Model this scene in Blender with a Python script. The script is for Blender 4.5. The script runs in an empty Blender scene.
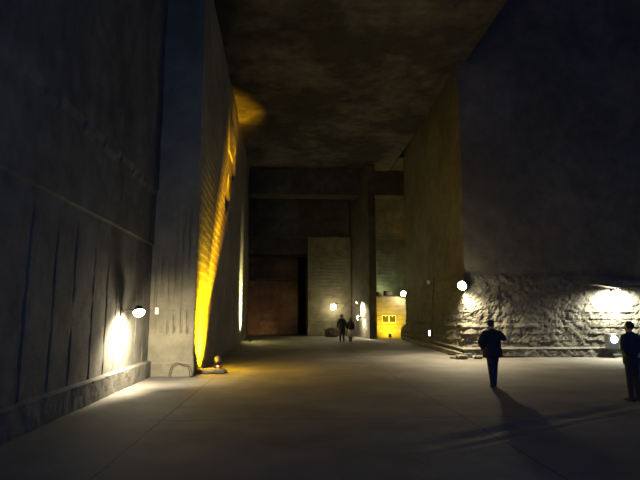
import bpy, bmesh, math, random
from mathutils import Vector, Matrix, noise
random.seed(7)
S = bpy.context.scene
C = S.collection
PI = math.pi
R = math.radians

# ---------------------------------------------------------------- helpers
def obj(name, bm, mat, parent=None, smooth=False, loc=None):
    me = bpy.data.meshes.new(name)
    bmesh.ops.recalc_face_normals(bm, faces=bm.faces[:])
    bm.to_mesh(me); bm.free()
    if smooth:
        for p in me.polygons: p.use_smooth = True
    me.materials.append(mat)
    o = bpy.data.objects.new(name, me); C.objects.link(o)
    if parent: o.parent = parent
    if loc: o.location = loc
    return o
def thing(name, label, cat, loc=(0, 0, 0), rotz=0, group=None):
    o = bpy.data.objects.new(name, None); C.objects.link(o)
    o.empty_display_size = .1
    o.location = loc; o.rotation_euler = (0, 0, rotz)
    o['label'] = label; o['category'] = cat
    if group: o['group'] = group
    return o
def tag(o, label, cat, group=None):
    o['label'] = label; o['category'] = cat
    if group: o['group'] = group
    return o
def struct(o, label, cat):
    o['kind'] = 'structure'; o['label'] = label; o['category'] = cat
    return o
def box(bm, c, s, rot=None, bevel=0.0):
    r = bmesh.ops.create_cube(bm, size=1)
    vs = r['verts']
    bmesh.ops.scale(bm, vec=s, verts=vs)
    if bevel:
        es = list({e for v in vs for e in v.link_edges})
        b = bmesh.ops.bevel(bm, geom=es, offset=bevel, segments=2, affect='EDGES', profile=.5)
        vs = list({v for f in b['faces'] for v in f.verts} | {v for v in vs if v.is_valid})
        stack = list(vs); seen = set(vs)
        while stack:
            v = stack.pop()
            for e in v.link_edges:
                w = e.other_vert(v)
                if w not in seen: seen.add(w); stack.append(w)
        vs = list(seen)
    if rot is not None: bmesh.ops.transform(bm, matrix=rot, verts=vs)
    bmesh.ops.translate(bm, vec=c, verts=vs)
    return vs
def tube(bm, pts, rad, seg=12, side=None, caps=True):
    """closed loft through pts; rad = number or (rx, ry) per point; side = direction of rx"""
    pts = [Vector(p) for p in pts]
    n = len(pts)
    if not isinstance(rad, (list,)): rad = [rad] * n
    rings = []
    ref = Vector(side) if side else None
    prev = None
    for i, p in enumerate(pts):
        a = pts[max(i - 1, 0)]; b = pts[min(i + 1, n - 1)]
        t = (b - a).normalized()
        if ref is not None: s = ref
        elif prev is not None: s = prev
        else: s = Vector((1, 0, 0)) if abs(t.x) < .8 else Vector((0, 1, 0))
        s = (s - t * s.dot(t)).normalized()
        prev = s
        u = t.cross(s)
        r = rad[i]
        rx, ry = r if isinstance(r, tuple) else (r, r)
        rings.append([bm.verts.new(p + s * (rx * math.cos(2 * PI * k / seg)) + u * (ry * math.sin(2 * PI * k / seg))) for k in range(seg)])
    for i in range(n - 1):
        for k in range(seg):
            bm.faces.new((rings[i][k], rings[i][(k + 1) % seg], rings[i + 1][(k + 1) % seg], rings[i + 1][k]))
    if caps:
        bm.faces.new(rings[0][::-1]); bm.faces.new(rings[-1])
def ball(bm, c, r, scale=(1, 1, 1), rot=None, sub=2):
    m = bmesh.ops.create_icosphere(bm, subdivisions=sub, radius=r)
    bmesh.ops.scale(bm, vec=scale, verts=m['verts'])
    if rot is not None: bmesh.ops.transform(bm, matrix=rot, verts=m['verts'])
    bmesh.ops.translate(bm, vec=c, verts=m['verts'])
    return m['verts']
def rot_to(d, up=(0, 0, 1)):
    """matrix whose -Z looks along d"""
    return Vector(d).to_track_quat('-Z', 'Y').to_matrix().to_4x4()

def fb(p, s, o=4):
    return noise.fractal(Vector(p) * s, 1.0, 2.0, o)

def rock_block(name, foot, z0, z1, du, dv, disp, mat, fine=None, smooth=False, zfine=None, ufine={}):
    """solid of rock: counter-clockwise footprint, subdivided sides pushed out by disp(edge, u, z, p)"""
    n = len(foot)
    cols = []
    for e in range(n):
        a = Vector((*foot[e], 0)); b = Vector((*foot[(e + 1) % n], 0))
        L = (b - a).length
        step = ufine.get(e, du) if (fine is None or e in fine) else 2.5
        k = max(1, int(round(L / step)))
        d = (b - a) / L
        nr = Vector((d.y, -d.x, 0))
        us = [L * i / k for i in range(k)]
        for u in us: cols.append((e, u, a + d * u, nr, u == 0))
    normals = {}
    for i, (e, u, p, nr, corner) in enumerate(cols):
        if corner:
            pe = (e - 1) % n
            a = Vector((*foot[pe], 0)); b = Vector((*foot[e], 0))
            d = (b - a).normalized(); pn = Vector((d.y, -d.x, 0))
            m = (pn + nr) / max(.3, 1 + pn.dot(nr))
            cols[i] = (e, u, p, m, (pe, (b - a).length))
    if zfine is None:
        k = max(1, int(round((z1 - z0) / dv)))
        zs = [z0 + (z1 - z0) * i / k for i in range(k + 1)]
    else: zs = zfine
    bm = bmesh.new()
    rows = []
    for z in zs:
        row = []
        for (e, u, p, nr, corner) in cols:
            P = Vector((p.x, p.y, z))
            d = disp(e, u, z, P)
            if corner:
                d = .5 * (d + disp(corner[0], corner[1], z, P))
            row.append(bm.verts.new(P + nr * d))
        rows.append(row)
    m = len(cols)
    for j in range(len(zs) - 1):
        for i in range(m):
            bm.faces.new((rows[j][i], rows[j][(i + 1) % m], rows[j + 1][(i + 1) % m], rows[j + 1][i]))
    bm.faces.new(rows[0][::-1]); bm.faces.new(rows[-1])
    return obj(name, bm, mat, smooth=smooth)

def boulder(bm, c, s, seed, sub=4, amp=.25):
    vs = ball(bm, (0, 0, 0), 1, sub=sub)
    for v in vs:
        q = v.co.normalized()
        q = q / max(abs(q.x), abs(q.y), abs(q.z)) ** .45
        q = q * (1 + amp * fb(q + Vector((seed, 0, 0)), 1.4))
        v.co = Vector((q.x * s[0], q.y * s[1], q.z * s[2])) + Vector(c)
        if v.co.z < 0: v.co.z = 0

# ---------------------------------------------------------------- materials
def mat_new(name):
    m = bpy.data.materials.new(name); m.use_nodes = True
    nt = m.node_tree
    b = nt.nodes['Principled BSDF']
    return m, nt, b
def plain(name, col, rough=.7, metal=0.0, bump=0.0, bscale=80, var=.15):
    m, nt, b = mat_new(name)
    tc = nt.nodes.new('ShaderNodeTexCoord')
    nz = nt.nodes.new('ShaderNodeTexNoise'); nz.inputs['Scale'].default_value = bscale; nz.inputs['Detail'].default_value = 4
    nt.links.new(tc.outputs['Object'], nz.inputs['Vector'])
    rp = nt.nodes.new('ShaderNodeValToRGB')
    rp.color_ramp.elements[0].position = .3; rp.color_ramp.elements[1].position = .7
    rp.color_ramp.elements[0].color = (*[c * (1 - var) for c in col], 1)
    rp.color_ramp.elements[1].color = (*[min(1, c * (1 + var)) for c in col], 1)
    nt.links.new(nz.outputs['Fac'], rp.inputs['Fac'])
    nt.links.new(rp.outputs['Color'], b.inputs['Base Color'])
    b.inputs['Roughness'].default_value = rough; b.inputs['Metallic'].default_value = metal
    if bump:
        bp = nt.nodes.new('ShaderNodeBump'); bp.inputs['Strength'].default_value = bump; bp.inputs['Distance'].default_value = .01
        nt.links.new(nz.outputs['Fac'], bp.inputs['Height']); nt.links.new(bp.outputs['Normal'], b.inputs['Normal'])
    return m
def glow(name, col, strength):
    m, nt, b = mat_new(name)
    b.inputs['Base Color'].default_value = (.8, .8, .75, 1)
    b.inputs['Emission Color'].default_value = (*col, 1)
    b.inputs['Emission Strength'].default_value = strength
    return m
AL = .58
def stone(name, c1, c2, stain=.45, lines=0.0, pitch=.3, rough=.9, bump=.5, vert=0.0, bdist=.03, stain_scale=.35, stain_pos=(.42, .62)):
    """quarried tuff: mottled colour, damp stains, optional horizontal saw lines"""
    m, nt, b = mat_new(name)
    L = nt.links.new; N = nt.nodes.new
    tc = N('ShaderNodeNewGeometry')
    pos = tc.outputs['Position']
    n1 = N('ShaderNodeTexNoise'); n1.inputs['Scale'].default_value = 1.7; n1.inputs['Detail'].default_value = 9; n1.inputs['Roughness'].default_value = .65
    L(pos, n1.inputs['Vector'])
    r1 = N('ShaderNodeValToRGB'); r1.color_ramp.elements[0].position = .35; r1.color_ramp.elements[1].position = .68
    r1.color_ramp.elements[0].color = (*[c * AL for c in c1], 1); r1.color_ramp.elements[1].color = (*[c * AL for c in c2], 1)
    L(n1.outputs['Fac'], r1.inputs['Fac'])
    mp = N('ShaderNodeMapping'); mp.inputs['Scale'].default_value = (1, 1, .45 if vert else 1)
    L(pos, mp.inputs['Vector'])
    n2 = N('ShaderNodeTexNoise'); n2.inputs['Scale'].default_value = stain_scale; n2.inputs['Detail'].default_value = 7; n2.inputs['Roughness'].default_value = .62
    L(mp.outputs['Vector'], n2.inputs['Vector'])
    r2 = N('ShaderNodeValToRGB'); r2.color_ramp.elements[0].position = stain_pos[0]; r2.color_ramp.elements[1].position = stain_pos[1]
    k = 1 - stain
    r2.color_ramp.elements[0].color = (k, k, k, 1); r2.color_ramp.elements[1].color = (1, 1, 1, 1)
    L(n2.outputs['Fac'], r2.inputs['Fac'])
    mx = N('ShaderNodeMix'); mx.data_type = 'RGBA'; mx.blend_type = 'MULTIPLY'; mx.inputs[0].default_value = 1
    L(r1.outputs['Color'], mx.inputs[6]); L(r2.outputs['Color'], mx.inputs[7])
    L(mx.outputs[2], b.inputs['Base Color'])
    b.inputs['Roughness'].default_value = rough
    b.inputs['Specular IOR Level'].default_value = .2
    n3 = N('ShaderNodeTexNoise'); n3.inputs['Scale'].default_value = 11; n3.inputs['Detail'].default_value = 8; n3.inputs['Roughness'].default_value = .7
    L(pos, n3.inputs['Vector'])
    h = n3.outputs['Fac']
    if lines:
        sp = N('ShaderNodeSeparateXYZ'); L(pos, sp.inputs[0])
        wob = N('ShaderNodeMath'); wob.operation = 'MULTIPLY_ADD'; wob.inputs[1].default_value = .12
        L(n1.outputs['Fac'], wob.inputs[0]); L(sp.outputs['Z'], wob.inputs[2])
        dv = N('ShaderNodeMath'); dv.operation = 'DIVIDE'; dv.inputs[1].default_value = pitch; L(wob.outputs[0], dv.inputs[0])
        fr = N('ShaderNodeMath'); fr.operation = 'FRACT'; L(dv.outputs[0], fr.inputs[0])
        ad = N('ShaderNodeMath'); ad.operation = 'MULTIPLY_ADD'; ad.inputs[1].default_value = lines
        L(fr.outputs[0], ad.inputs[0]); L(n3.outputs['Fac'], ad.inputs[2])
        h = ad.outputs[0]
    bp = N('ShaderNodeBump'); bp.inputs['Strength'].default_value = bump; bp.inputs['Distance'].default_value = bdist
    L(h, bp.inputs['Height']); L(bp.outputs['Normal'], b.inputs['Normal'])
    return m

M_LEFT = stone('stone_left', (.17, .17, .155), (.30, .29, .25), stain=.45, lines=.25, pitch=.25, vert=1)
M_PIER = stone('stone_pier', (.27, .255, .19), (.40, .37, .28), stain=.3, lines=.2, pitch=.3)
M_RIGHT = stone('stone_right', (.155, .15, .128), (.235, .228, .195), stain=.3, lines=.5, pitch=.16, bump=.7)
M_FAR = stone('stone_far', (.2, .19, .13), (.33, .31, .2), stain=.4, lines=.4, pitch=.28)
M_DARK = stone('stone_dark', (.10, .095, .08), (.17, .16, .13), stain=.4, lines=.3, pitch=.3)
M_RED = stone('stone_red', (.26, .19, .12), (.42, .31, .2), stain=.5, lines=.5, pitch=.3)
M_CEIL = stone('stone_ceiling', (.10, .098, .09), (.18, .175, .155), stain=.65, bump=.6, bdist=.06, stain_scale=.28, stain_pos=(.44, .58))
M_ROCK = stone('loose_rock', (.2, .19, .15), (.33, .31, .25), stain=.3)

def floor_mat():
    m, nt, b = mat_new('floor_dust')
    L = nt.links.new; N = nt.nodes.new
    g = N('ShaderNodeNewGeometry'); pos = g.outputs['Position']
    n1 = N('ShaderNodeTexNoise'); n1.inputs['Scale'].default_value = .55; n1.inputs['Detail'].default_value = 9; n1.inputs['Roughness'].default_value = .6
    L(pos, n1.inputs['Vector'])
    r1 = N('ShaderNodeValToRGB'); r1.color_ramp.elements[0].position = .36; r1.color_ramp.elements[1].position = .66
    r1.color_ramp.elements[0].color = (.072, .070, .067, 1); r1.color_ramp.elements[1].color = (.138, .132, .118, 1)
    L(n1.outputs['Fac'], r1.inputs['Fac'])
    sp = N('ShaderNodeSeparateXYZ'); L(pos, sp.inputs[0])
    n2 = N('ShaderNodeTexNoise'); n2.inputs['Scale'].default_value = 1.2; L(pos, n2.inputs['Vector'])
    def line(sock, at, w, wob=.05):
        a = N('ShaderNodeMath'); a.operation = 'MULTIPLY_ADD'; a.inputs[1].default_value = wob; L(n2.outputs['Fac'], a.inputs[0]); L(sock, a.inputs[2])
        s = N('ShaderNodeMath'); s.operation = 'SUBTRACT'; s.inputs[1].default_value = at; L(a.outputs[0], s.inputs[0])
        ab = N('ShaderNodeMath'); ab.operation = 'ABSOLUTE'; L(s.outputs[0], ab.inputs[0])
        lt = N('ShaderNodeMath'); lt.operation = 'LESS_THAN'; lt.inputs[1].default_value = w; L(ab.outputs[0], lt.inputs[0])
        return lt.outputs[0]
    acc = None
    for sock, at, w in ((sp.outputs['Y'], 9.35, .014), (sp.outputs['X'], -2.15, .012), (sp.outputs['Y'], 16.6, .014), (sp.outputs['Y'], 24.5, .014), (sp.outputs['X'], 3.1, .011)):
        l = line(sock, at, w)
        if acc is None: acc = l
        else:
            mxm = N('ShaderNodeMath'); mxm.operation = 'MAXIMUM'; L(acc, mxm.inputs[0]); L(l, mxm.inputs[1]); acc = mxm.outputs[0]
    mx = N('ShaderNodeMix'); mx.data_type = 'RGBA'; L(acc, mx.inputs[0]); L(r1.outputs['Color'], mx.inputs[6]); mx.inputs[7].default_value = (.03, .028, .025, 1)
    L(mx.outputs[2], b.inputs['Base Color'])
    b.inputs['Roughness'].default_value = .8; b.inputs['Specular IOR Level'].default_value = .3
    n3 = N('ShaderNodeTexNoise'); n3.inputs['Scale'].default_value = 14; n3.inputs['Detail'].default_value = 6; L(pos, n3.inputs['Vector'])
    sb = N('ShaderNodeMath'); sb.operation = 'SUBTRACT'; L(n3.outputs['Fac'], sb.inputs[0]); L(acc, sb.inputs[1])
    bp = N('ShaderNodeBump'); bp.inputs['Strength'].default_value = .35; bp.inputs['Distance'].default_value = .015
    L(sb.outputs[0], bp.inputs['Height']); L(bp.outputs['Normal'], b.inputs['Normal'])
    return m
M_FLOOR = floor_mat()
M_METAL = plain('lamp_metal', (.10, .10, .10), .45, .6)
M_GALV = plain('galvanised', (.35, .35, .34), .5, .5)
M_BLACK = plain('black_rubber', (.015, .015, .016), .6)
M_WHITEP = plain('white_plastic', (.75, .74, .70), .5)
M_GREYP = plain('grey_plastic', (.14, .145, .15), .5)
M_SKIN = plain('skin', (.45, .28, .19), .55, var=.06)
M_HAIR = plain('black_hair', (.012, .010, .009), .5, bump=.5, bscale=120)
M_EYE = plain('eye', (.03, .02, .015), .2)
M_JACK = plain('dark_jacket', (.018, .018, .022), .85, bump=.3, bscale=200)
M_NAVY = plain('navy_jacket', (.014, .017, .024), .85, bump=.3, bscale=200)
M_JEAN = plain('blue_jeans', (.02, .026, .05), .85, bump=.3, bscale=250)
M_TROU = plain('dark_trousers', (.016, .016, .02), .85, bump=.2, bscale=250)
M_CREAM = plain('cream_cloth', (.80, .76, .66), .85, bump=.2, bscale=200)
M_SHOE = plain('black_leather', (.012, .011, .011), .4)

# ---------------------------------------------------------------- setting
ZC = 13.2
# floor : one gently uneven sheet with thickness
bm = bmesh.new()
fx0, fx1, fy0, fy1 = -8.0, 21.5, -4.0, 53.0
xs = [fx0 + .5 * i for i in range(19)] + [1.2 + .07 * i for i in range(88)] + [7.4 + .47 * i for i in range(31)]
ys = [fy0 + .5 * i for i in range(21)] + [6.55 + .06 * i for i in range(70)] + [10.8 + .42 * i for i in range(101)]
pa, pb = Vector((1.4, 7.1)), Vector((6.95, 10.38)); dr = (pb - pa).normalized()
def groove(x, y):
    q = Vector((x, y)) - pa; u = q.dot(dr); L_ = (pb - pa).length
    if u < 0 or u > L_: return 0
    v = q.y * dr.x - q.x * dr.y + .05 * noise.noise((u * .7, 3, 0))
    k = min(1, u / 1.6, (L_ - u) / .3)
    r = 0
    for c, w_, h in ((.0, .22, -.03), (-.36, .13, -.018), (.3, .14, .01)):
        t = abs(v - c) / w_
        if t < 1: r += h * (1 - t * t) ** 2 * (.75 + .5 * noise.noise((u * 1.3, c * 9, 1)))
    return r * k
grid = [[bm.verts.new((x, y, 0)) for x in xs] for y in ys]
for row in grid:
    for v in row: v.co.z = -.006 + .006 * fb(v.co, .6, 3) + groove(v.co.x, v.co.y)
for j in range(len(ys) - 1):
    for i in range(len(xs) - 1): bm.faces.new((grid[j][i], grid[j][i + 1], grid[j + 1][i + 1], grid[j + 1][i]))
geo = bmesh.ops.extrude_face_region(bm, geom=bm.faces[:])
bmesh.ops.translate(bm, vec=(0, 0, -.4), verts=[v for v in geo['geom'] if isinstance(v, bmesh.types.BMVert)])
for v in geo['geom']:
    if isinstance(v, bmesh.types.BMVert): v.co.z = -.4
struct(obj('floor', bm, M_FLOOR, smooth=False), 'dusty grey stone floor of the underground hall', 'floor')

# left wall : broad cut panels between vertical saw grooves, with ledges
GRO = [-1.2, .1, 1.3, 2.5, 3.7, 4.9, 6.1, 7.2, 8.34, 9.29, 10.11, 11.1, 11.95, 12.62, 13.45, 14.3, 15.0]
def d_left(e, u, z, p):
    d = .012 * fb(p, 1.2) + .03 * fb(p, .3, 2)
    y = p.y + .06 * fb((0, 3, z * .5), 1) + .02 * fb((7, 3, z * 3), 1)
    if .42 < z < 3.7:
        for g in GRO:
            a = abs(y - g)
            if a < .04: d -= .04 * (1 - a / .04) ** .5 * max(0, min(1, .6 + 1.2 * fb((g * 3, 1, z), .9))) * min(1, (3.9 - z) / 1.4)
    if z < .45: d += .11 + .02 * fb(p, 3)
    st = .03 * fb((p.y, 0, 0), .9)
    if z > 3.85 + st: d += .05
    if z > 5.45 + 2 * st: d += .05 + .02 * fb(p, 1.1)
    if 1.93 < z < 1.99: d -= .012
    return d
zs = [.0, .12, .24, .36, .43, .47] + [.5 + .1 * i for i in range(34)] + [3.83, 3.87, 3.95] + [4.1 + .15 * i for i in range(86)] + [17]
o = rock_block('wall_left', [(-6, -4), (-4.12, -4), (-4.12, 15.9), (-6, 15.9)], 0, 17, .03, .1, d_left, M_LEFT, fine={1}, zfine=zs)
struct(o, 'tall grey quarried left wall with vertical grooves and a low plinth', 'wall')

# left pier, the yellow-lit one
PG = [-3.98, -3.8, -3.6, -3.41, -3.2, -3.02]
def d_pier(e, u, z, p):
    d = .012 * fb(p, 1.6)
    if e == 0:      # front
        x = p.x + .02 * fb((2, 9, z * 2), 1)
        if z > 1.25:
            for g in PG:
                a = abs(x - g)
                if a < .035: d -= .09 * (1 - a / .035) ** .5 * max(0, min(1, .55 + 1.3 * fb((g * 5, 0, z), .6))) * max(0, min(1, (5.6 - z) / 1.5))
        if z < 1.15: d += .03 + .02 * fb(p, 2.5)
        if z < .42: d += .03
        if 1.9 < z < 1.96: d -= .02
    if e == 1:      # long side
        fr = ((z + .10 * p.y * .3 + .03 * fb(p, .7)) / .3) % 1
        d += .012 * (1 - fr) + .02 * fb(p, .45)
        if z < .55: d += .015 + .02 * fb(p, 1.5)
        # broken-out pockets high on the wall
        for (y0, z0, w, h) in ((24.2, 7.3, .9, 1.1), (26.8, 9.3, 1.0, 1.5), (25.6, 6.6, .5, .5)):
            q = abs(p.y - y0 - .35 * (z - z0)) / w + abs(z - z0) / h + .35 * fb(p, .9)
            if q < 1: d -= .30 * min(1, (1 - q) * 4)
        if z > 9.5 and p.y > 24: d += .10 * max(0, fb((0, p.y, z), .25, 2) + .2)
    return d
o = rock_block('wall_left_pier', [(-6, 15.7), (-2.83, 15.7), (-3.32, 39.9), (-6, 39.9)], 0, 17, .11, .06, d_pier, M_PIER, fine={0, 1}, ufine={0: .03})
struct(o, 'long stone pier on the left washed by the yellow spotlight', 'wall')

# right block with a rough-hewn lower storey
def d_right(e, u, z, p):
    d = .012 * fb(p, 1.5)
    top = 3.55 + .12 * fb((p.x, p.y, 0), .35, 2)
    if z < top and e in (0, 3):
        k = min(1, (top - z) / .25)
        fr = ((z + .05 * fb(p, .6)) / .31) % 1
        lay = (.05 if z < (2.3 if e == 0 and u > 4.5 else 1.4) else .012) * (1 - fr) * (.6 + .8 * fb(p, .8))
        rough = (.06 if (e == 0 and u < 2.5) else .028) * fb(p, 1.7) + .03 * fb((p.x + p.z * .6, p.y, p.z), 4.5) + .02 * fb(p, 10, 2)
        d += k * (.08 + lay * (1 if e == 0 else 2.4) + rough)
        if z < .4: d += .10
    return d
zs = [.07 * i for i in range(54)] + [3.85 + .3 * i for i in range(44)] + [17]
o = rock_block('wall_right_pier', [(7.5, 21.75), (21, 21.75), (21, 36.5), (8.28, 36.5)], 0, 17, .08, .1, d_right, M_RIGHT, fine={0, 3}, zfine=zs)
struct(o, 'big right-hand stone block with rough-hewn layered base', 'wall')
o = rock_block('wall_right', [(20.6, -4), (22, -4), (22, 22), (20.6, 22)], 0, 17, .5, .5, lambda e, u, z, p: .03 * fb(p, .8), M_LEFT, fine={3})
struct(o, 'stone side wall at the far right of the open bay', 'wall')

# ceilings
def slab(name, x0, x1, y0, y1, z0, z1, mat, amp=.05, step=.3):
    bm = bmesh.new()
    a = max(1, int((x1 - x0) / step)); b = max(1, int((y1 - y0) / step))
    G = []
    for j in range(b + 1):
        row = []
        for i in range(a + 1):
            x = x0 + (x1 - x0) * i / a; y = y0 + (y1 - y0) * j / b
            edge = i in (0, a) or j in (0, b)
            f = fb((x, y, z0), .33, 4); s = .12 if fb((x + 40, y * 1.6, 0), .22, 3) > .08 else 0
            row.append(bm.verts.new((x, y, z0 + (0 if edge else amp * f - s * amp * 8))))
        G.append(row)
    for j in range(b):
        for i in range(a): bm.faces.new((G[j][i], G[j + 1][i], G[j + 1][i + 1], G[j][i + 1]))
    geo = bmesh.ops.extrude_face_region(bm, geom=bm.faces[:])
    for v in geo['geom']:
        if isinstance(v, bmesh.types.BMVert): v.co.z = z1
    return obj(name, bm, mat)
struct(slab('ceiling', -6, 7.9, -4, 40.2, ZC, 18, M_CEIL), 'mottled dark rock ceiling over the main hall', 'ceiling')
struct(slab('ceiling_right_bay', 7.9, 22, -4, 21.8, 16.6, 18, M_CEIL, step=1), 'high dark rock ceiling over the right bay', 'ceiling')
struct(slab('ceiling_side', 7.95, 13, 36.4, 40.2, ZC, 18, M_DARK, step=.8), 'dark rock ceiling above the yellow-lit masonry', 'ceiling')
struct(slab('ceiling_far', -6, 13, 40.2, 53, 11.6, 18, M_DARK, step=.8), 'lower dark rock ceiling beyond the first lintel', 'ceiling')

def d_std(e, u, z, p):
    fr = ((z + .03 * fb(p, .6)) / .3) % 1
    return .012 * (1 - fr) + .02 * fb(p, .9)
# lintels, far piers and back walls
def beam(name, x0, x1, y0, y1, z0, z1, mat, label):
    o = rock_block(name, [(x0, y0), (x1, y0), (x1, y1), (x0, y1)], z0, z1, .25, .25, d_std, mat)
    return struct(o, label, 'stone lintel')
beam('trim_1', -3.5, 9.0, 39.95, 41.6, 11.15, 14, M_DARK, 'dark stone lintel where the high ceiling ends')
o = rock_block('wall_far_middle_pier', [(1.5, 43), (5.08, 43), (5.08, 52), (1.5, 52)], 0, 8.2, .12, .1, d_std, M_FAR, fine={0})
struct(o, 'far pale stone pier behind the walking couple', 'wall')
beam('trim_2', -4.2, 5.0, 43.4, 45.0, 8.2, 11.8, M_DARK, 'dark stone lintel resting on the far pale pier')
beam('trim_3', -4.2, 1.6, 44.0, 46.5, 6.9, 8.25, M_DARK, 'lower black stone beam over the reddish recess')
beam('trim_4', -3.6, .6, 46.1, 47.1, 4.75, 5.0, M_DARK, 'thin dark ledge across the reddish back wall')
o = rock_block('wall_back', [(-6, 47), (.72, 47), (.72, 51.2), (-6, 51.2)], 0, 12, .15, .12, d_std, M_RED, fine={0})
struct(o, 'reddish brown back wall at the far end of the hall', 'wall')
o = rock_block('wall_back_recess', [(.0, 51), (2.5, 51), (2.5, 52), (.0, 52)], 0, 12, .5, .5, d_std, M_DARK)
struct(o, 'black recess beside the reddish back wall', 'wall')
o = rock_block('wall_back_left', [(-6, 39.9), (-3.45, 41.5), (-3.75, 47.2), (-6, 47.2)], 0, 12, .15, .12, d_std, M_RED, fine={1})
struct(o, 'short reddish side wall beyond the yellow-lit pier', 'wall')
o = rock_block('wall_far_dark_pier', [(5.82, 37.9), (6.35, 37.9), (6.35, 52), (4.9, 52), (4.9, 45.2)], 0, 13, .12, .12, d_std, M_DARK, fine={0, 4})
struct(o, 'narrow dark stone pier with two lamps on its side', 'wall')
o = rock_block('wall_far_right_pier', [(6.3, 41.2), (13, 41.2), (13, 52), (6.3, 52)], 0, 12, .12, .1, d_std, M_FAR, fine={0})
struct(o, 'pale stone wall rising behind the yellow-lit masonry', 'wall')
o = rock_block('wall_far_side', [(11, 36.6), (13, 36.6), (13, 41.2), (11, 41.2)], 0, 13.1, .5, .5, d_std, M_FAR)
struct(o, 'stone wall closing the side passage behind the right block', 'wall')
# low masonry front, lit yellow
def d_house(e, u, z, p):
    fr = (z / .34) % 1
    d = .014 * fb(p, 1.8) - (.03 if fr < .12 else 0)
    return d
bm = None
o = rock_block('wall_far_masonry', [(6.42, 38.9), (9.2, 38.9), (9.2, 39.7), (6.42, 39.7)], 0, 3.1, .06, .04, d_house, M_PIER, fine={0})
struct(o, 'low yellow-lit masonry wall with two small dark windows', 'wall')
for n_, (cx, sx, sy, sz, sd) in enumerate(((6.74, .19, .3, .15, 3), (7.48, .32, .3, .2, 9), (8.12, .14, .25, .11, 5))):
    bm = bmesh.new(); boulder(bm, (0, 0, sz), (sx, sy, sz), sd)
    tag(obj('rock', bm, M_DARK, loc=(cx, 39.3, 3.125)), ['low flat rock on top of the yellow-lit masonry, at its left end', 'tall dark rock lump on top of the yellow-lit masonry, above the windows', 'low rock on top of the yellow-lit masonry, beside the white lamp'][n_], 'rock', 'rocks on top of the yellow-lit masonry')
# kerb along the foot of the right block
def d_kerb(e, u, z, p): return .05 * fb(p, 1.3) + .03 * fb(p, 4)
o = rock_block('baseboard_right', [(7.02, 21.2), (7.62, 21.55), (8.25, 36.6), (7.9, 36.6)], 0, .2, .12, .05, d_kerb, M_ROCK)
struct(o, 'broken stone kerb along the foot of the right block', 'kerb')
# windows in the masonry
for k, cx in enumerate((7.17, 7.70)):
    w = thing('window_%d' % (k + 1), ['small dark pale-framed window, left one of the pair in the yellow-lit masonry', 'small dark pale-framed window, right one of the pair in the yellow-lit masonry'][k], 'window', (cx, 38.86, 1.43))
    w['kind'] = 'structure'
    bm = bmesh.new()
    for (c, s) in (((0, 0, .27), (.50, .07, .04)), ((0, 0, -.27), (.50, .09, .05)), ((-.235, 0, 0), (.03, .07, .5)), ((.235, 0, 0), (.03, .07, .5))): box(bm, c, s, bevel=.008)
    obj('window_frame', bm, M_WHITEP, w)
    bm = bmesh.new(); box(bm, (0, 0, .2), (.06, .03, .09), bevel=.006); obj('pale_tab', bm, M_WHITEP, w)
    bm = bmesh.new(); box(bm, (0, .02, 0), (.44, .02, .5)); obj('pane', bm, M_BLACK, w)

# ---------------------------------------------------------------- lamps
WARM = (1.0, .84, .56)
WHITE = (1.0, .83, .52)
WHITE5 = (1.0, .93, .70)
def light(kind, loc, power, col, radius=.08, d=None, size=160, blend=.6):
    l = bpy.data.lights.new('lamp_light', kind); l.energy = power; l.color = col
    l.shadow_soft_size = radius
    if kind == 'SPOT': l.spot_size = R(size); l.spot_blend = blend
    o = bpy.data.objects.new('lamp_light', l); C.objects.link(o); o.location = loc
    if d: o.rotation_euler = Vector(d).to_track_quat('-Z', 'Y').to_euler()
    return o
G_LENS = glow('lens_warm', WHITE, 60)
G_SMALL = glow('lens_cool', (.8, .93, 1.0), 14)
G_RED = glow('red_led', (1, .05, .04), 6)
G_YEL = glow('lens_yellow', (1, .6, .05), 6)

def flood(label, loc, rotz, reach, size, aim, lens=None, hood=0):
    """flood lamp: plate on the wall (local y=0, outward -y), arm, housing, glowing lens"""
    t = thing('wall_lamp', label, 'lamp', loc, rotz, 'wall lamps of the hall')
    bm = bmesh.new(); box(bm, (0, -.012, 0), (.14, .024, .2), bevel=.006)
    for sx in (-.045, .045):
        for sz in (-.075, .075): tube(bm, [(sx, -.02, sz), (sx, -.036, sz)], .012, 6)
    obj('mounting_plate', bm, M_METAL, t)
    bm = bmesh.new()
    tube(bm, [(0, -.02, .02), (0, -reach * .4, .05), (0, -reach * .8, .04), (0, -reach, .0)], .018, 10)
    obj('arm', bm, M_METAL, t)
    rot = rot_to(aim)
    bm = bmesh.new()
    tube(bm, [(0, 0, .15), (0, 0, .13), (0, 0, .05), (0, 0, .0), (0, 0, .012), (0, 0, .05)], [size * .2, size * .3, size * .42, size * .5, size * .46, size * .38], 24)
    for k in range(5): box(bm, ((k - 2) * size * .1, 0, .16), (.012, size * .36, .05))
    h = obj('lamp_housing', bm, M_METAL, t, loc=(0, -reach, 0)); h.rotation_euler = rot.to_euler()
    bm = bmesh.new(); ball(bm, (0, 0, -.005), size * .45, (1, 1, .72), sub=3)
    o = obj('lens', bm, lens or G_LENS, h, smooth=True)
    return t
# 1 left wall lamp
flood('bright arm-mounted wall lamp low on the grooved left wall', (-4.1, 13.0, 1.84), PI / 2, .42, .3, (-.45, -.25, -.75))
light('SPOT', (-3.62, 12.98, 1.58), 1500, WARM, .06, (-.6, .0, -.5), 145, 1)
light('POINT', (-3.45, 13.1, 1.62), 45, WARM, .06)
light('SPOT', (-3.5, 13.2, 1.70), 640, WARM, .06, (.05, .8, -.6), 142, 1)
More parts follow.
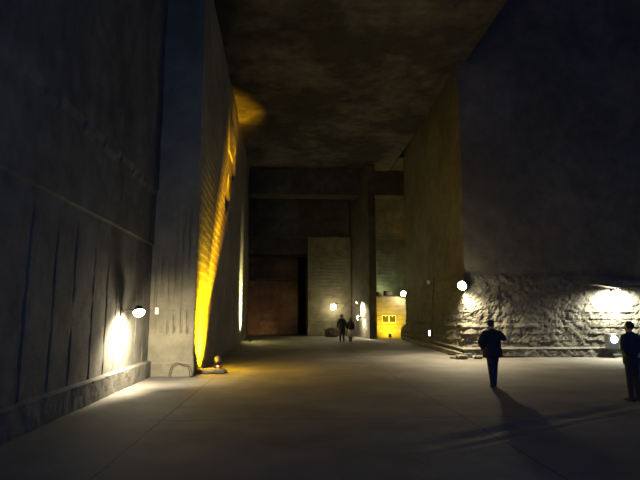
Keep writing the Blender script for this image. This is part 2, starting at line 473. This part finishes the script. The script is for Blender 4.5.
# 2 right block corner lamp
flood('glaring wall lamp on the outer corner of the right block', (7.42, 21.62, 2.98), R(-45), .26, .4, (0, -1, -.35))
light('POINT', (7.18, 21.2, 2.9), 110, WHITE, .1)
light('SPOT', (7.16, 21.3, 2.78), 1250, WHITE, .08, (.06, -.06, -1), 157, .6)
# 3 right bay lamp, under a shallow V hood
t = flood('hooded wall lamp washing the rough right wall above a grey box', (13.9, 21.52, 2.83), 0, .3, .16, (0, .1, -1))
bm = bmesh.new()
for s in (-1, 1):
    box(bm, (s * .55, -.2, .55 * .15), (1.12, .5, .015), rot=Matrix.Rotation(-s * math.atan(.15), 4, 'Y'))
obj('hood', bm, M_METAL, t, loc=(0, 0, .045))
light('SPOT', (13.9, 21.18, 2.70), 1650, WHITE5, .04, (0, .45, -1), 172, .6)
# 4 lamps in the distance
flood('round bright lamp on the far pale pier, left of the couple above', (3.57, 42.95, 2.36), 0, .25, .5, (0, -1, -.25))
light('POINT', (3.57, 42.3, 2.3), 80, WHITE, .1)
flood('lower bright lamp on the side of the narrow dark pier', (5.6, 39.5, 1.52), -1.5, .36, .4, (-.8, -.6, -.2))
light('SPOT', (5.2, 39.4, 1.4), 1900, WHITE, .08, (1, -.1, -.7), 130, 1)
flood('small upper lamp on the side of the narrow dark pier', (5.55, 40.4, 2.7), -1.5, .3, .2, (-.6, -.6, -.5))
light('SPOT', (5.2, 40.0, 2.6), 2200, WHITE, .08, (.8, -.3, -.8), 120, 1)
flood('white lamp at the top right end of the yellow-lit masonry', (8.5, 38.85, 3.3), 0, .3, .42, (-.2, -1, -.2))
light('POINT', (8.45, 38.3, 3.25), 150, WHITE, .08)
light('POINT', (7.3, 40.3, 3.6), 60, (.85, 1, .55), .08)

def spotlight(label, loc, rotz, aim, lenscol, led=True, s=1.0):
    t = thing('floor_spotlight', label, 'spotlight', loc, rotz, 'yellow floor spotlights')
    bm = bmesh.new(); tube(bm, [(0, 0, 0), (0, 0, .03 * s)], .11 * s, 20); obj('base', bm, M_BLACK, t)
    bm = bmesh.new()
    for sx in (-1, 1): box(bm, (sx * .115 * s, 0, .14 * s), (.012 * s, .05 * s, .24 * s), bevel=.003)
    box(bm, (0, 0, .03 * s), (.24 * s, .05 * s, .012 * s)); obj('yoke', bm, M_BLACK, t)
    rot = rot_to(aim)
    bm = bmesh.new()
    tube(bm, [(0, 0, .16 * s), (0, 0, .12 * s), (0, 0, 0), (0, 0, -.06 * s)], [.07 * s, .1 * s, .105 * s, .11 * s], 20, caps=False)
    tube(bm, [(0, 0, .165 * s), (0, 0, .155 * s)], .07 * s, 20)
    h = obj('lamp_can', bm, M_BLACK, t, smooth=False, loc=(0, 0, .26 * s)); h.rotation_euler = rot.to_euler()
    bm = bmesh.new(); tube(bm, [(0, 0, -.03 * s), (0, 0, -.022 * s)], .1 * s, 20); obj('lens', bm, lenscol, h)
    if led:
        bm = bmesh.new(); ball(bm, (0, -.07 * s, .055 * s), .034 * s, sub=2); obj('red_indicator', bm, G_RED, t)
    return t
# block the yellow spotlight stands on
bm = bmesh.new(); boulder(bm, (0, 0, .06), (.50, .24, .085), 4, amp=.10)
tag(obj('stone_slab', bm, M_ROCK, loc=(-2.42, 16.5, 0), smooth=False), 'low stone slab at the foot of the yellow-lit pier', 'slab')
SPY = (-2.33, 16.55, .0)
spotlight('black floor spotlight with red indicator beside the yellow-lit left pier', (-2.2, 16.55, .145), 0, (-.35, .62, .72), G_YEL)
light('SPOT', (-2.10, 16.78, .5), 24000, (1, .47, .003), .04, (-.165, .66, .72), 25, 1)
light('SPOT', (-2.10, 16.78, .5), 40000, (1, .45, .003), .04, (-1.15, 11.2, 12.4), 13, 1)
light('SPOT', (-2.0, 16.76, .36), 19000, (1, .57, .003), .04, (-.66, .16, .46), 100, 1)
# added uplight and beam, put in to light the pier's pale far strip
spotlight('small dark uplight added at the far end of the yellow-lit pier to light its pale strip', (-2.5, 34.2, 0), 0, (-.3, .1, 1), G_YEL, led=False, s=.65)
light('SPOT', (-2.0, 34.2, .4), 26000, (1, .88, .36), .05, (-.85, .0, 1), 68, 1)
# yellow light at the masonry
spotlight('small dark spotlight on the floor under the masonry windows', (7.25, 37.6, 0), 0, (.1, .75, .6), G_YEL, led=False, s=1.0)
light('SPOT', (7.3, 37.65, .4), 650, (1, .64, .02), .05, (.12, .8, .62), 140, .8)
# reddish glow in the recess
light('SPOT', (-3.2, 44.2, .4), 90, (1, .55, .25), .1, (.3, .9, .35), 120, .9)

# small devices
t = thing('emergency_light', 'grey box with round white light below the hooded lamp', 'light', (13.5, 21.3, .42))
bm = bmesh.new(); box(bm, (0, .02, .25), (.46, .3, .62), bevel=.02); obj('case', bm, M_GREYP, t)
bm = bmesh.new(); tube(bm, [(0, -.12, .33), (0, -.15, .33)], .17, 24, side=(1, 0, 0)); h = obj('lamp_rim', bm, M_WHITEP, t)
bm = bmesh.new(); ball(bm, (0, -.16, .33), .14, (1, .4, 1), sub=3); obj('lens', bm, G_SMALL, h, smooth=True)
bm = bmesh.new(); tube(bm, [(.02, .08, .54), (.03, .1, .8), (0, .14, 1.1)], .012, 8); obj('cable', bm, M_BLACK, t)
light('POINT', (13.46, 20.8, .8), 2, (.8, .93, 1), .1)
t = thing('guide_light', 'small white guide light low on the side of right block', 'light', (7.62, 28.2, .62))
bm = bmesh.new(); box(bm, (.04, 0, .15), (.1, .24, .36), bevel=.012); obj('case', bm, M_GREYP, t)
bm = bmesh.new(); box(bm, (-.015, 0, .15), (.02, .17, .27), bevel=.006); obj('lens', bm, G_SMALL, t)
t = thing('sensor_box', 'small pale sensor box high beside the thin conduit', 'sensor', (7.65, 28.3, 3.45))
bm = bmesh.new(); box(bm, (0, 0, .09), (.12, .2, .18), bevel=.012); obj('case', bm, M_WHITEP, t)
bm = bmesh.new(); ball(bm, (-.065, 0, .08), .045); obj('lens', bm, M_BLACK, t)
bm = bmesh.new(); tube(bm, [(7.36, 26.6, .25), (7.40, 26.6, 1.4), (7.40, 26.6, 2.6), (7.50, 26.6, 3.7)], .025, 8)
tag(obj('conduit', bm, M_BLACK), 'thin dark conduit running up the side of right block', 'conduit')
t = thing('wall_socket', 'small white socket plate on the left pier front', 'socket', (-3.92, 15.67, 1.8))
bm = bmesh.new(); box(bm, (0, 0, .09), (.1, .03, .2), bevel=.008); obj('plate', bm, M_WHITEP, t)
bm = bmesh.new()
bm.free()
for z in (.05, .13):
    bm = bmesh.new(); box(bm, (0, -.016, z), (.04, .008, .03)); obj('outlet', bm, M_GREYP, t)
bm = bmesh.new()
pts = [(-3.45, 15.45, .02), (-3.43, 15.52, .2), (-3.38, 15.54, .34), (-3.25, 15.55, .40), (-3.05, 15.55, .35), (-2.93, 15.5, .36), (-2.87, 15.42, .2), (-2.84, 15.4, .03), (-2.72, 15.7, .02), (-2.62, 16.15, .02), (-2.4, 16.2, .02), (-2.2, 16.3, .03)]
tube(bm, pts, .012, 8)
tag(obj('cable', bm, M_BLACK), 'black cable looping along the foot of the left pier', 'cable')
# loose rocks in the distance
bm = bmesh.new(); boulder(bm, (0, 0, .5), (.45, .4, .52), 21)
tag(obj('rock', bm, M_ROCK, loc=(8.55, 37.9, 0)), 'grey boulder at the right end of the yellow-lit masonry', 'rock')
bm = bmesh.new(); boulder(bm, (0, 0, .35), (.5, .4, .4), 33)
tag(obj('rock', bm, M_DARK, loc=(3.3, 41.2, 0)), 'dark rock heap against the far pale pier, left of the couple', 'rock')
for k, (x, y, s) in enumerate(((6.95, 20.95, .16), (6.7, 21.25, .1), (7.6, 21.0, .13))):
    bm = bmesh.new(); boulder(bm, (0, 0, s * .5), (s * 1.5, s, s * .6), 50 + k, sub=3)
    tag(obj('rock', bm, M_ROCK, loc=(x, y, 0)), ['flat stone lying at the kerb end below the corner lamp', 'smallest stone left of the kerb end below the corner lamp', 'stone lying right of the kerb end below the corner lamp'][k], 'rock', 'fallen stones at the block corner')

# ---------------------------------------------------------------- people
def remeshed(name, bm, mat, voxel, parent, smooth_it=6):
    me = bpy.data.meshes.new(name); 
    bmesh.ops.recalc_face_normals(bm, faces=bm.faces[:])
    bm.to_mesh(me); bm.free()
    o = bpy.data.objects.new(name, me); C.objects.link(o)
    m = o.modifiers.new('r', 'REMESH'); m.mode = 'VOXEL'; m.voxel_size = voxel; m.use_smooth_shade = True
    s = o.modifiers.new('s', 'SMOOTH'); s.factor = .5; s.iterations = smooth_it
    dg = bpy.context.evaluated_depsgraph_get()
    new = bpy.data.meshes.new_from_object(o.evaluated_get(dg))
    o.modifiers.clear(); o.data = new
    bpy.data.meshes.remove(me); new.name = name
    new.materials.clear(); new.materials.append(mat)
    for p in new.polygons: p.use_smooth = True
    o.parent = parent
    return o
def hand(bm, w, d, pn, th, curl=.5, k=1.0):
    """w wrist, d along the palm, pn palm normal (fingers curl to it), th side of the thumb"""
    w = Vector(w); d = Vector(d).normalized(); th = Vector(th); th = (th - d * th.dot(d)).normalized()
    pn = Vector(pn); pn = (pn - d * pn.dot(d) - th * pn.dot(th)).normalized()
    tube(bm, [w - d * .02, w + d * .02, w + d * .055, w + d * .09], [(.026 * k, .019 * k), (.034 * k, .017 * k), (.041 * k, .016 * k), (.040 * k, .013 * k)], 10, side=th)
    for i, (off, ln) in enumerate(((.030, .072), (.010, .080), (-.010, .075), (-.029, .058))):
        p = w + d * .082 * k + th * off * k; a = 0; pts = [p - d * .02 * k]; pts.append(p)
        for seg, f in enumerate((.45, .32, .23)):
            a += curl * (.5 if seg == 0 else .8)
            p = p + (d * math.cos(a) + pn * math.sin(a)) * ln * f * k
            pts.append(p)
        tube(bm, pts, [.0085 * k, .0088 * k, .0085 * k, .008 * k, .0065 * k], 8, side=th)
    p = w + d * .025 * k + th * .028 * k
    tube(bm, [p - th * .015 * k, p + (th * .6 + d * .5) * .03 * k, p + (th * .6 + d * .9 + pn * .3 * curl) * .045 * k, p + (th * .5 + d * 1.3 + pn * .7 * curl) * .055 * k], [.012 * k, .012 * k, .0095 * k, .0075 * k], 8)

def person(label, loc, rotz, J, top, bottom, shoe, hairlen=0, coat_hem=.80, skirt=None, height=1.72, female=False, vox=.011, headyaw=0.0, bulk=1.0):
    """local: facing +y; J gives elbows, wrists, ankles and hands"""
    k = height / 1.72
    t = thing('person', label, 'person', loc, rotz)
    t.scale = (k, k, k)
    V = Vector
    sh = {s: V((s * (.165 if female else .185), 0, 1.41)) for s in (-1, 1)}
    hip = {s: V((s * .088, 0, .91)) for s in (-1, 1)}
    an = {-1: V(J['ankL']), 1: V(J['ankR'])}
    kn = {s: (hip[s] + an[s]) / 2 + V((s * .005, J.get('bend', .03), .03)) for s in (-1, 1)}
    el = {-1: V(J['elL']), 1: V(J['elR'])}
    wr = {-1: V(J['wrL']), 1: V(J['wrR'])}
    sw = .9 if female else 1.0
    HZ = Matrix.Rotation(headyaw, 4, 'Z')
    def H(x, y, z): return HZ @ V((x, y, 0)) + V((0, .02, z))
    # ---- body, one continuous surface
    bm = bmesh.new()
    tube(bm, [(0, 0, .84), (0, 0, .92), (0, 0, 1.05), (0, .01, 1.22), (0, 0, 1.36), (0, -.01, 1.43), (0, -.005, 1.48)],
         [(.13, .09), (.165 * sw, .105), (.14 * sw, .095), (.165 * sw, .115), (.17 * sw, .10), (.10, .075), (.058, .06)], 20, side=(1, 0, 0))
    tube(bm, [(0, -.005, 1.42), (0, .0, 1.48), (0, .015, 1.56)], [.058, .054, .054], 14)
    for s in (-1, 1):
        tube(bm, [hip[s] + V((0, 0, .05)), hip[s] * .7 + kn[s] * .3, kn[s], kn[s] * .65 + an[s] * .35 + V((0, -.015, 0)), an[s]], [.085, .08, .052, .05, .036], 12)
        tube(bm, [an[s] + V((0, -.05, -.045)), an[s] + V((0, .03, -.05)), an[s] + V((0, .13, -.065)), an[s] + V((0, .17, -.07))], [(.03, .03), (.038, .032), (.04, .022), (.03, .014)], 10, side=(1, 0, 0))
        tube(bm, [an[s] + V((0, 0, .02)), an[s] + V((0, 0, -.05))], .034, 10)
        tube(bm, [sh[s] * .8 + V((0, 0, 1.40 * .2)), sh[s], (sh[s] + el[s]) / 2, el[s]], [.05, .052, .046, .038], 12)
        tube(bm, [el[s], el[s] * .65 + wr[s] * .35, wr[s]], [.038, .04, .026], 12)
        if s == -1 and 'handL' in J: hand(bm, wr[s], *J['handL'])
        if s == 1 and 'handR' in J: hand(bm, wr[s], *J['handR'])
    # head: skull, jaw, nose, brow, lips, chin, ears
    ball(bm, H(0, -.012, 1.635), .1, (.77, .95, .95), rot=HZ, sub=3)
    ball(bm, H(0, .03, 1.575), .07, (.80, .88, 1.05), rot=HZ, sub=3)
    tube(bm, [H(0, .086, 1.63), H(0, .105, 1.60), H(0, .112, 1.588), H(0, .09, 1.58)], [.010, .013, .016, .012], 8)
    tube(bm, [H(-.045, .07, 1.652), H(0, .086, 1.652), H(.045, .07, 1.652)], .013, 8)
    tube(bm, [H(-.022, .083, 1.552), H(0, .093, 1.552), H(.022, .083, 1.552)], [.006, .010, .006], 8)
    ball(bm, H(0, .075, 1.518), .022, sub=2)
    for s in (-1, 1): ball(bm, H(s * .078, -.005, 1.60), .03, (.35, .65, 1.05), rot=HZ, sub=2)
    remeshed('body', bm, M_SKIN, vox * .62, t, 2)
    for s in (-1, 1):
        bm = bmesh.new(); ball(bm, H(s * .031, .078, 1.625), .012, (1.2, .7, .8), rot=HZ, sub=2); obj('eye', bm, M_EYE, t, smooth=True)
    # ---- hair
    bm = bmesh.new()
    vs = ball(bm, (0, 0, 0), .112, (.80, .98, .93), sub=4)
    for v in vs: v.co += v.co.normalized() * .006 * fb(v.co, 25, 3)
    kill = [v for v in vs if (v.co.y > .045 and v.co.z < .045) or v.co.z < (-.055 if hairlen == 0 else -.09) or (v.co.y > .0 and v.co.z < -.015)]
    bmesh.ops.delete(bm, geom=kill, context='VERTS')
    bmesh.ops.solidify(bm, geom=bm.faces[:], thickness=.016)
    bmesh.ops.transform(bm, matrix=Matrix.Translation(H(0, -.016, 1.645)) @ HZ, verts=bm.verts[:])
    if hairlen:
        tube(bm, [H(0, -.055, 1.66), H(0, -.085, 1.58), H(0, -.09, 1.5), H(0, -.095, 1.66 - hairlen)], [(.07, .05), (.085, .045), (.085, .035), (.05, .02)], 14, side=HZ @ V((1, 0, 0)))
    obj('hair', bm, M_HAIR, t, smooth=True)
    # ---- jacket
    bm = bmesh.new()
    hem = coat_hem; fl = J.get('flap', 0); bk = bulk * sw
    prof = [(hem, .20 * bk + fl, .15), (hem + .1, .205 * bk + fl * .7, .155), (.98, .20 * bk + fl * .4, .155), (1.1, .195 * bk, .15), (1.25, .195 * bk, .16), (1.33, .18 * bk, .145), (1.40, .145 * bk, .12), (1.455, .10, .095), (1.49, .075, .075)]
    prof = [q for q in prof if q[0] >= hem]
    prof.sort()
    tube(bm, [(fl * .6 * max(0, (1.1 - z)), -.003, z) for z, a, b in prof], [(a, b) for z, a, b in prof], 28, side=(1, 0, 0))
    for s in (-1, 1):
        cuff = el[s] * .06 + wr[s] * .94
        mid = (sh[s] + el[s]) / 2
        tube(bm, [sh[s] * .45 + V((0, 0, 1.41 * .55 + .01)), sh[s] + V((-s * .01, 0, -.03)), mid, el[s], el[s] * .6 + cuff * .4, cuff], [.07, .08 * bulk, .075 * bulk, .066 * bulk, .062 * bulk, .05], 14)
        # cloth folds at elbow
        tube(bm, [el[s] + V((0, -.045, .035)), el[s] + V((s * .03, -.05, .0)), el[s] + V((0, -.045, -.035))], .02, 8)
    j = remeshed('jacket', bm, top, vox, t, 4)
    bm = bmesh.new()
    segs = 20
    for z, r in ((1.455, .088), (1.47, .085), (1.49, .078)):
        pts = [(r * math.cos(2 * PI * i / segs), r * .95 * math.sin(2 * PI * i / segs) - .004, z) for i in range(segs + 1)]
        tube(bm, pts, .016, 8, side=(0, 0, 1))
    obj('collar', bm, top, j, smooth=True)
    # ---- trousers / skirt
    bm = bmesh.new()
    low = .07 if skirt is None else .03
    tube(bm, [(0, 0, .80), (0, 0, .9), (0, 0, 1.0)], [(.16, .115), (.185 * sw, .128), (.165 * sw, .115)], 20, side=(1, 0, 0))
    for s in (-1, 1):
        b = an[s] + V((0, -.005, -.04))
        tube(bm, [hip[s] + V((0, 0, .04)), hip[s] * .75 + kn[s] * .25, kn[s] * .8 + hip[s] * .2, kn[s], kn[s] * .6 + b * .4, kn[s] * .15 + b * .85, b],
             [.10, .098, .078, .069, .067, .058, .060], 14)
    remeshed('trousers' if skirt is None else 'leggings', bm, bottom, vox, t, 4)
    if skirt:
        bm = bmesh.new(); n = 40
        rings = []
        for z, a, b, w in ((1.0, .17, .13, 0), (.85, .20, .16, .004), (.65, .225, .18, .012), (skirt, .235, .19, .016)):
            rings.append([bm.verts.new(((a + w * math.cos(i * PI / 2)) * math.cos(2 * PI * i / n), (b + w * math.cos(i * PI / 2)) * math.sin(2 * PI * i / n), z)) for i in range(n)])
        for q in range(3):
            for i in range(n): bm.faces.new((rings[q][i], rings[q][(i + 1) % n], rings[q + 1][(i + 1) % n], rings[q + 1][i]))
        bmesh.ops.solidify(bm, geom=bm.faces[:], thickness=.006)
        obj('skirt', bm, M_CREAM, t, smooth=True)
    for s in (-1, 1):
        a = an[s]
        bm = bmesh.new()
        tube(bm, [a + V((0, -.085, -.055)), a + V((0, -.06, -.05)), a + V((0, .02, -.045)), a + V((0, .11, -.055)), a + V((0, .18, -.062)), a + V((0, .205, -.07))],
             [(.025, .025), (.042, .042), (.046, .046), (.052, .036), (.044, .028), (.015, .015)], 14, side=(1, 0, 0))
        if skirt: tube(bm, [a + V((0, 0, -.03)), a + V((0, -.01, .1)), a + V((0, -.01, .22))], [.05, .052, .06], 14)
        for v in bm.verts:
            if v.co.z < a.z - .088: v.co.z = a.z - .088
        o = obj('shoe' if not skirt else 'boot', bm, shoe, t, smooth=True)
        bm = bmesh.new()
        ring = []
        for i in range(20):
            an_ = 2 * PI * i / 20
            ring.append((a.x + .05 * math.cos(an_) * (1.05 if math.sin(an_) > 0 else .85), a.y + .055 + .145 * math.sin(an_), a.z - .09))
        lo = [bm.verts.new(p) for p in ring]; hi = [bm.verts.new((p[0], p[1], p[2] + .022)) for p in ring]
        for i in range(20): bm.faces.new((lo[i], lo[(i + 1) % 20], hi[(i + 1) % 20], hi[i]))
        bm.faces.new(lo[::-1]); bm.faces.new(hi)
        obj('sole', bm, M_BLACK, o)
    return t

# man at the corner lamp : left hand in pocket, right forearm raised, looking right
p = person('person in black jacket and blue jeans with right arm raised, casting a long shadow', (5.10, 13.0, 0.0), R(-8), dict(
    ankL=(-.045, -.06, .09), ankR=(.055, .15, .09), elL=(-.325, -.09, 1.15), wrL=(-.21, .07, .95), elR=(.33, .06, 1.24), wrR=(.17, .24, 1.36),
    handR=((-.55, .35, .75), (-.6, -.7, .1), (-.5, -.3, .6), .75), flap=.03), M_JACK, M_JEAN, M_SHOE, coat_hem=.76, height=1.63, headyaw=R(-55), bulk=1.14)
ph = thing('phone', 'small dark phone held up by the person in blue jeans', 'phone', (0, 0, 0))
m = p.matrix_basis @ Matrix.Translation((.06, .345, 1.42)) @ Matrix.Rotation(R(-20), 4, 'X')
ph.location = m.translation; ph.rotation_euler = m.to_euler()
bm = bmesh.new(); box(bm, (0, 0, .07), (.072, .009, .148), bevel=.004); obj('case', bm, M_BLACK, ph)
bm = bmesh.new(); box(bm, (0, -.0048, .07), (.066, .001, .135)); obj('screen', bm, M_EYE, ph)
# man at the right edge : hands clasped behind his back
person('person standing at the right with hands clasped behind the back', (7.23, 10.77, 0), R(16), dict(
    ankL=(-.11, .0, .09), ankR=(.12, .02, .09), elL=(-.36, -.11, 1.15), wrL=(-.07, -.205, .985), elR=(.31, -.13, 1.15), wrR=(.075, -.225, 1.01),
    handL=((.95, -.1, -.05), (0, .6, -.4), (0, .1, 1), .6), handR=((-.95, -.1, -.15), (0, .6, -.4), (0, .1, 1), .6), bend=.015), M_NAVY, M_TROU, M_SHOE, coat_hem=.80, height=1.62, bulk=1.12)
# couple in the distance
person('taller walker of the distant couple, in a long dark coat', (3.4, 34.0, 0), R(4), dict(
    ankL=(-.09, .12, .09), ankR=(.10, -.08, .10), elL=(-.29, -.05, 1.13), wrL=(-.27, .05, .88), elR=(.28, -.05, 1.13), wrR=(.29, .06, .90),
    handL=((0, .2, -1), (1, 0, 0), (0, 1, 0), .4), handR=((0, .2, -1), (-1, 0, 0), (0, 1, 0), .4)), M_JACK, M_TROU, M_SHOE, coat_hem=.5, height=1.74, vox=.014)
person('shorter walker of the distant couple, with cream skirt and dark top', (4.0, 34.3, 0), R(2), dict(
    ankL=(-.07, -.06, .10), ankR=(.08, .12, .09), elL=(-.26, -.05, 1.13), wrL=(-.24, .08, .92), elR=(.25, -.06, 1.13), wrR=(.24, .06, .90),
    handL=((0, .2, -1), (1, 0, 0), (0, 1, 0), .4), handR=((0, .2, -1), (-1, 0, 0), (0, 1, 0), .4)), M_JACK, M_TROU, M_SHOE, coat_hem=.78, skirt=.38, height=1.52, female=True, hairlen=.2, vox=.014)

# ---------------------------------------------------------------- daylight from the open end behind, camera
w = bpy.data.worlds.new('World'); S.world = w; w.use_nodes = True
bg = w.node_tree.nodes['Background']; bg.inputs['Color'].default_value = (.20, .38, 1, 1); bg.inputs['Strength'].default_value = .46
cam = bpy.data.cameras.new('camera'); co = bpy.data.objects.new('camera', cam); C.objects.link(co)
co.location = (0, 0, 1.8); co.rotation_euler = (R(90 + 8.14), 0, R(-3.32))
cam.sensor_width = 36; cam.lens = 517 / 640 * 36; cam.clip_end = 200
S.camera = co
S.view_settings.view_transform = 'Standard'; S.view_settings.look = 'None'
S.view_settings.gamma = 1; S.view_settings.use_curve_mapping = False
S.view_settings.exposure = 0.45
